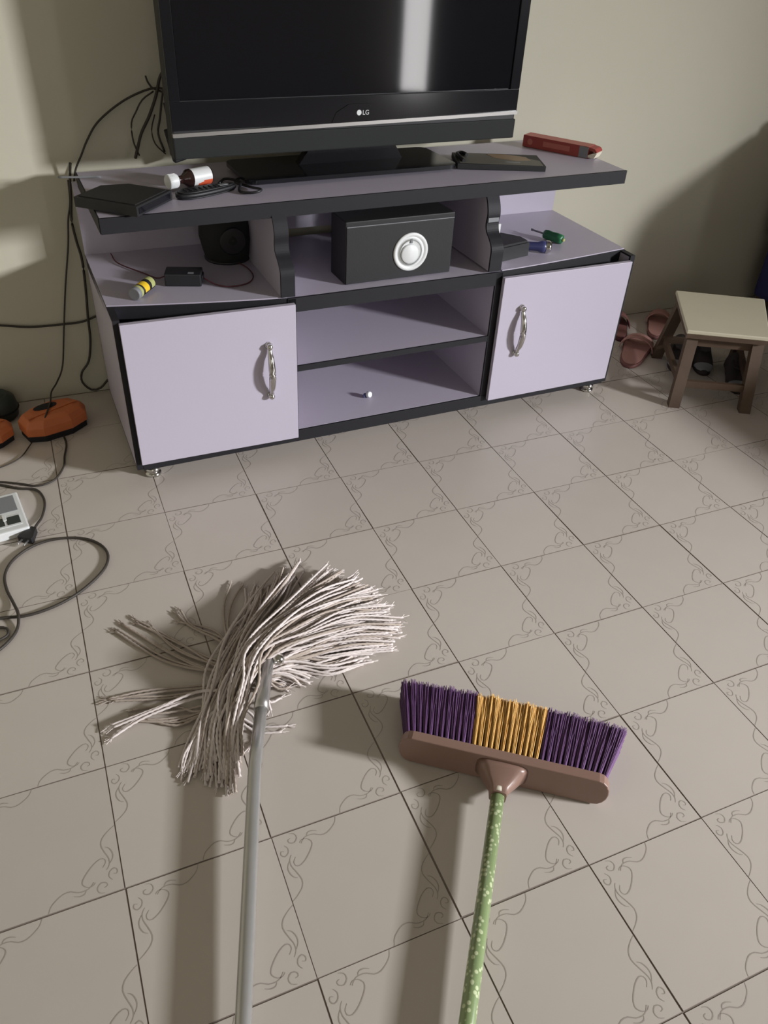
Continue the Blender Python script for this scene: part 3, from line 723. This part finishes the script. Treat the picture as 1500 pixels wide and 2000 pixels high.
def sole_outline(L, W, n=28):
    pts = []
    for k in range(n):
        a = 2*PI*k/n; x = math.cos(a)*L/2
        wv = W/2*(.86+.14*math.cos(a))*(1-.10*math.sin(a*2)*0)
        waist = 1-.14*math.exp(-((x/L+.08)/.16)**2)
        pts.append((x, math.copysign(abs(math.sin(a))**.85, math.sin(a))*wv*waist))
    return pts
def slipper(name, label, loc_, rz, mt, mtop, L=.26, W=.10, group=None, straps=2):
    t = thing(name, label, 'slipper', loc_, rz, group)
    o = sole_outline(L, W)
    MB().prism(o, 0, .016, smooth=True).build('sole', mt, t)
    MB().prism([(x*.95, y*.92) for x, y in o], .016, .021, smooth=True).build('footbed', mtop, t)
    mb = MB()
    spans = ((.012, .052), (.062, .100)) if straps == 2 else ((.005, .105),)
    for x0, x1 in spans:
        vs = []; n = 12
        for x in (x0, x1):
            ww = W/2*(1.0 if x < .06 else .88)
            for k in range(n+1):
                a = PI*k/n
                for th in (0, .004): vs.append((x, math.cos(a)*(ww+.002-th), .010+math.sin(a)*(.064-th)*(1-.25*(x/.1))))
        m = 2*(n+1); fs = []
        for k in range(n):
            a, b = 2*k, 2*k+2
            fs += [(a, b, b+m, a+m), (a+1, a+1+m, b+1+m, b+1), (a, a+1, b+1, b), (a+m, b+m, b+1+m, a+1+m)]
        fs += [(0, m, m+1, 1), (2*n, 2*n+1, 2*n+1+m, 2*n+m)]
        mb.add(vs, fs, 0, False)
    mb.build('strap', mtop, t)
    return t
slipper('slipper', 'pink foam slipper nearest the TV stand, heel towards the camera', (2.822, .192, .0005), .74, m_pinkd, m_pink, .34, .150, 'pink slippers by the wall')
slipper('slipper', 'pink foam slipper behind the front one, close to the stool leg', (3.11, .395, .0005), .80, m_pinkd, m_pink, .30, .120, 'pink slippers by the wall')
slipper('slipper', 'dusky rose slipper half hidden behind the right door of the stand', (2.905, .430, .0005), 1.0, m_maroon, m_pinkd, .27, .105, 'pink slippers by the wall', 1)
def shoe(label, loc_, rz, m1, m2, group):
    t = thing('shoe', label, 'shoe', loc_, rz, group)
    o = sole_outline(.27, .095); MB().prism(o, 0, .022, smooth=True).build('sole', m_dark, t)
    mb = MB(); n = 18; vs = []; fs = []
    secs = [(-.128, .030, .072), (-.10, .040, .085), (-.05, .040, .085), (0, .040, .072), (.04, .043, .055), (.085, .042, .040), (.118, .030, .030), (.130, .012, .024)]
    for x, wv, hv in secs:
        for k in range(n): a = PI*k/(n-1); vs.append((x, math.cos(a)*wv, .021+math.sin(a)**.8*(hv-.02)))
    for i in range(len(secs)-1):
        for k in range(n-1): fs.append((i*n+k, i*n+k+1, (i+1)*n+k+1, (i+1)*n+k))
    fs += [tuple(range(n)), tuple(range((len(secs)-1)*n, len(secs)*n))]
    mb.add(vs, fs, 0, True); mb.build('upper', m1, t)
    MB().prism([(-.045, -.020), (-.02, -.026), (.03, -.022), (.045, 0), (.03, .022), (-.02, .026), (-.045, .020)], .070, .0765).build('tongue', m1, t)
    m3 = MB(); vs = []; fs = []
    for x, wv, hv in ((.088, .0425, .042), (.119, .031, .0325), (.1315, .013, .026)):
        for k in range(n): a = PI*k/(n-1); vs.append((x, math.cos(a)*wv, .0205+math.sin(a)**.8*(hv-.02)))
    for i in range(2):
        for k in range(n-1): fs.append((i*n+k, i*n+k+1, (i+1)*n+k+1, (i+1)*n+k))
    m3.add(vs, fs, 0, True); m3.build('toe_cap', m2, t)
    return t
shoe('dark shoe with pale toe under the stool, behind its left leg', (2.968, .073, .0005), -2.3, m_dark, m_grey, 'dark shoes under the stool')
shoe('dark shoe with pale toe under the middle of the stool', (3.06, .02, .0005), -2.2, m_dark, m_grey, 'dark shoes under the stool')
shoe('dark shoe with pale toe under the stool, behind its right leg', (3.088, -.165, .0005), -2.2, m_dark, m_grey, 'dark shoes under the stool')

# navy armchair at the right edge; its back throws the shadow on the wall
t = thing('armchair', 'dark navy wing armchair cut off by the right edge of the photo', 'armchair', (4.15, .02, 0))
MB().box(-.43, .43, -.60, .42, .08, .36, .03).build('seat_base', m_navy, t)
MB().box(-.30, .30, -.62, .28, .36, .44, .03).build('seat_cushion', m_maroon, t)
MB().box(-.43, .43, .26, .46, .36, .94, .04).build('backrest', m_navy, t)
for s in (-1, 1): MB().prism([(-.60, .36), (-.60, .70), (-.54, .82), (-.45, .86), (.26, .90), (.26, .36)], s*.37-.07, s*.37+.07, axis=0).build('wing', m_navy, t)
for x in (-.38, .38):
    for y in (-.36, .38): MB().box(x-.025, x+.025, y-.025, y+.025, 0, .08, .003).build('leg', m_wood, t)
t = thing('shadow_block', 'long navy block out of view at the right, added to shade the floor', 'shadow_block', (3.82, -1.36, 0))  # unseen low block, added only to cast the floor shadow at the right
MB().box(-.38, .38, -.66, .66, .08, .40, .03).build('body', m_navy, t)
MB().box(-.38, .38, -.66, .66, .40, .45, .02).build('cushion', m_maroon, t)
for x in (-.33, .33):
    for y in (-.60, .60): MB().box(x-.025, x+.025, y-.025, y+.025, 0, .08, .003).build('leg', m_wood, t)

# ------------------------------------------------------------------ orange cases, socket strip, cords at the left
def orange_case(label, loc_, rz, s=1.0):
    t = thing('orange_case', label, 'case', loc_, rz, 'orange plastic cases by the wall')
    o = [(-.105, -.035), (-.06, -.062), (.03, -.068), (.09, -.045), (.108, .0), (.085, .05), (.03, .068), (-.06, .055), (-.105, .03)]
    MB().prism([(x*s*.96, y*s*.95) for x, y in o], 0, .022*s).build('base', m_edge, t)
    mb = MB(); lo = [(x*s, y*s) for x, y in o]; n = len(o); vs = []; fs = []
    for sc, z in ((1, .020), (1.0, .050), (.86, .070), (.62, .076)):
        vs += [(x*sc, y*sc, z*s) for x, y in lo]
    for i in range(3):
        for k in range(n): k2 = (k+1) % n; fs.append((i*n+k, i*n+k2, (i+1)*n+k2, (i+1)*n+k))
    fs += [tuple(range(n))[::-1], tuple(range(3*n, 4*n))]
    mb.add(vs, fs); ob = mb.build('shell', m_orange, t); b = ob.modifiers.new('b', 'BEVEL'); b.width = .004; b.segments = 2
    MB().prism([(math.cos(2*PI*k/16)*.038*s-.015, math.sin(2*PI*k/16)*.017*s+.022) for k in range(16)], .074*s, .0785*s, smooth=True).build('dark_recess', m_edge, t)
    MB().box(-.09*s, .08*s, -.006, .004, .0762*s, .0785*s, T=Tr((0, -.012*s, 0), .12)).build('rib', m_orange, t)
    return t
orange_case('orange plastic case with black base on the floor beside the TV stand', (.325, .335, .0005), .35, 1.12)
orange_case('orange plastic case at the left edge, in front of a dark green lump', (.092, .300, .0005), .45, .92)
t = thing('dark_green_holder', 'dark green rounded holder behind the left orange case at the photo edge', 'holder', (.140, .485, .0005))
MB().lathe([(.060, 0), (.066, .006), (.070, .04), (.064, .075), (.045, .092), (.038, .094), (.034, .085), (.0001, .083)], 28).build('shell', m_dkgrn, t)
MB().lathe([(.068, .03), (.0735, .035), (.068, .042)], 28, cap=False).build('band', m_edge, t)
# white socket strip
t = thing('extension_socket', 'white extension socket block with dark green outlets lying at the left edge', 'extension socket', (.129, -.184, .0005), -1.436)
MB().box(-.102, .102, -.060, .060, 0, .030, .005).build('case', m_white, t)
MB().box(-.085, .000, -.045, .045, .0300, .0312, .001).build('switch_panel', m_grey, t)
g = MB().box(.022, .078, -.046, .046, .0300, .0315, .001).build('outlet', m_white, t)
for y in (-.022, .023): MB().box(.030, .070, y-.019, y+.019, .0316, .0328, .001).build('outlet_cover', m_dkgrn, g)
MB().box(.016, .046, -.005, .006, .0316, .0345, .001).build('outlet_bridge', m_white, g)

# plug with two chrome pins
t = thing('mains_plug', 'black two-pin mains plug lying in front of the white extension socket', 'plug', (.196, -.296, .0005), -2.15)
MB().prism([(-.030, -.008), (-.010, -.014), (.012, -.022), (.024, -.022), (.024, .022), (.012, .022), (-.010, .014), (-.030, .008)], 0, .022).build('body', m_plast, t)
for y in (-.010, .010): MB().lathe([(.0034, .024), (.0034, .046), (.0022, .049)], 10, Tr((0, y, .012), 0, 0, PI/2)).build('pin', m_silver, t)
def cord(name, pts, r, label, m=None, step=.012):
    o = MB().tube([Vector(p) for p in pts], r, 8, step=step).build(name, m or m_cord)
    return tag(o, label, 'cable')
cord('floor_cable', [(-.05,-.66,.0055),(.03,-.64,.0055),(.101,-.63,.0055),(.160,-.643,.0055),(.225,-.636,.0055),(.292,-.608,.0055),(.350,-.562,.0055),(.390,-.512,.0055),(.404,-.462,.0055),(.396,-.418,.0055),(.372,-.380,.0055),(.337,-.352,.0055),(.292,-.336,.0055),(.240,-.333,.0055),(.187,-.352,.0055),(.142,-.395,.0055),(.120,-.452,.0055),(.122,-.515,.0055),(.138,-.586,.007),(.148,-.639,.0140),(.142,-.685,.0055),(.12,-.725,.0055),(.085,-.755,.0055),(.03,-.77,.0055)], .0042, 'thick dark cord in a wide loop on the tiles at the left')
cord('floor_cable', [(.02,-.655,.0055),(.06,-.660,.0055),(.095,-.664,.0055),(.116,-.676,.0055),(.118,-.698,.0055),(.100,-.712,.0055),(.04,-.725,.0055)], .0036, 'short dark cord curl below the wide loop at the left edge')
pc = MB().tube([Vector(p)-Vector((.196, -.296, .0005)) for p in [(.00,.05,.0055),(.06,.045,.0055),(.123,.018,.0055),(.178,-.022,.0055),(.228,-.046,.0055),(.248,-.094,.0055),(.250,-.147,.0055),(.237,-.209,.007),(.222,-.245,.011),(.211,-.270,.0115)]], .0040, 8, step=.012).build('cord', m_cord, t)
pc.rotation_euler = (0, 0, 2.15); pc['label'] = 'long dark cord'
cord('case_cord', [(.345,.262,.006),(.348,.20,.0055),(.335,.127,.0055),(.325,.058,.0055),(.290,-.010,.0055),(.238,-.028,.0055),(.190,.000,.0055),(.124,.035,.0055),(.03,.07,.0055)], .0034, 'dark cord looping forward from under the nearer orange case')
cord('case_cord', [(.236,.250,.006),(.192,.164,.005),(.127,.123,.005),(.03,.10,.005)], .0022, 'thin dark cord running left from under the nearer orange case')
cord('wall_cord', [(.535,.558,.80),(.528,.558,.728),(.511,.560,.669),(.495,.562,.582),(.459,.562,.437),(.425,.562,.284),(.392,.55,.14),(.36,.50,.10),(.335,.43,.100),(.325,.37,.0925),(.318,.335,.0935),(.300,.28,.085),(.285,.258,.060)], .0030, 'thin dark cord hanging down the wall onto the orange case')
cord('wall_cord', [(.550,.53,.86),(.540,.545,.80),(.532,.556,.732),(.522,.560,.668),(.525,.562,.597),(.532,.562,.524),(.525,.562,.411),(.515,.562,.313),(.508,.562,.221),(.488,.562,.138),(.455,.560,.095),(.450,.556,.055),(.478,.552,.020),(.512,.550,.024),(.542,.545,.055),(.56,.535,.07)], .0044, 'thick dark cord hanging down beside the TV stand and curling at the floor')
cord('wall_cord', [(-.30,.566,.42),(-.05,.566,.36),(.12,.566,.335),(.214,.566,.318),(.313,.566,.299),(.418,.566,.295),(.491,.566,.296),(.546,.566,.312),(.60,.560,.33)], .0042, 'dark cord running sideways low along the wall behind the TV stand')
TC = 'dark lead '
cord('tv_cable', [(.92,.545,1.06),(.86,.56,1.069),(.80,.562,1.055),(.73,.564,1.022),(.658,.564,.971),(.616,.562,.918),(.59,.558,.875),(.563,.552,.83),(.548,.545,.78)], .0034, 'brown cable arching left from behind the television down the wall')
cord('tv_cable', [(.900,.53,1.14),(.875,.555,1.102),(.857,.56,1.049),(.828,.56,.989),(.794,.56,.935),(.774,.555,.888),(.761,.54,.862)], .0050, 'thickest black cable hanging behind the left edge of the television')
cord('tv_cable', [(.85,.56,1.06),(.81,.56,1.035),(.785,.56,1.00),(.766,.56,.967),(.764,.56,.912),(.776,.545,.868)], .0026, 'thin cable hanging left of the thickest television cable')
cord('tv_cable', [(.885,.53,1.09),(.873,.55,1.041),(.86,.555,.98),(.848,.555,.933),(.862,.55,.875)], .0036, 'black cable hanging close behind the television edge')
cord('tv_cable', [(.83,.562,1.105),(.844,.562,1.072),(.90,.555,1.050)], .0030, 'short cable end poking out above the television cables')
cord('tv_cable', [(.845,.56,.99),(.829,.56,.945),(.835,.558,.90),(.865,.55,.868)], .0022, 'thin drooping cable low behind the television corner')
# round hub where the cables enter behind the TV
t = thing('cable_adapter', 'black elongated adapter hanging on the cables at the television corner', 'adapter', (.893, .50, .905), .2)
MB().box(-.022, .022, -.014, .014, -.05, .055, .005, T=Tr((0, 0, 0), 0, 0, -.2)).build('case', m_plast, t)
MB().tube([(-.012, 0, .055), (-.016, .005, .09), (-.02, .01, .13)], .004, 8, step=.01).build('lead', m_plast, t)
# white sleeve and pale cable end at the top left corner
cord('pale_cable', [(.50,.40,.852),(.55,.385,.8525),(.60,.375,.8535),(.625,.365,.853)], .0035, 'pale cable end poking out at the left end of the stand top', m_grey)
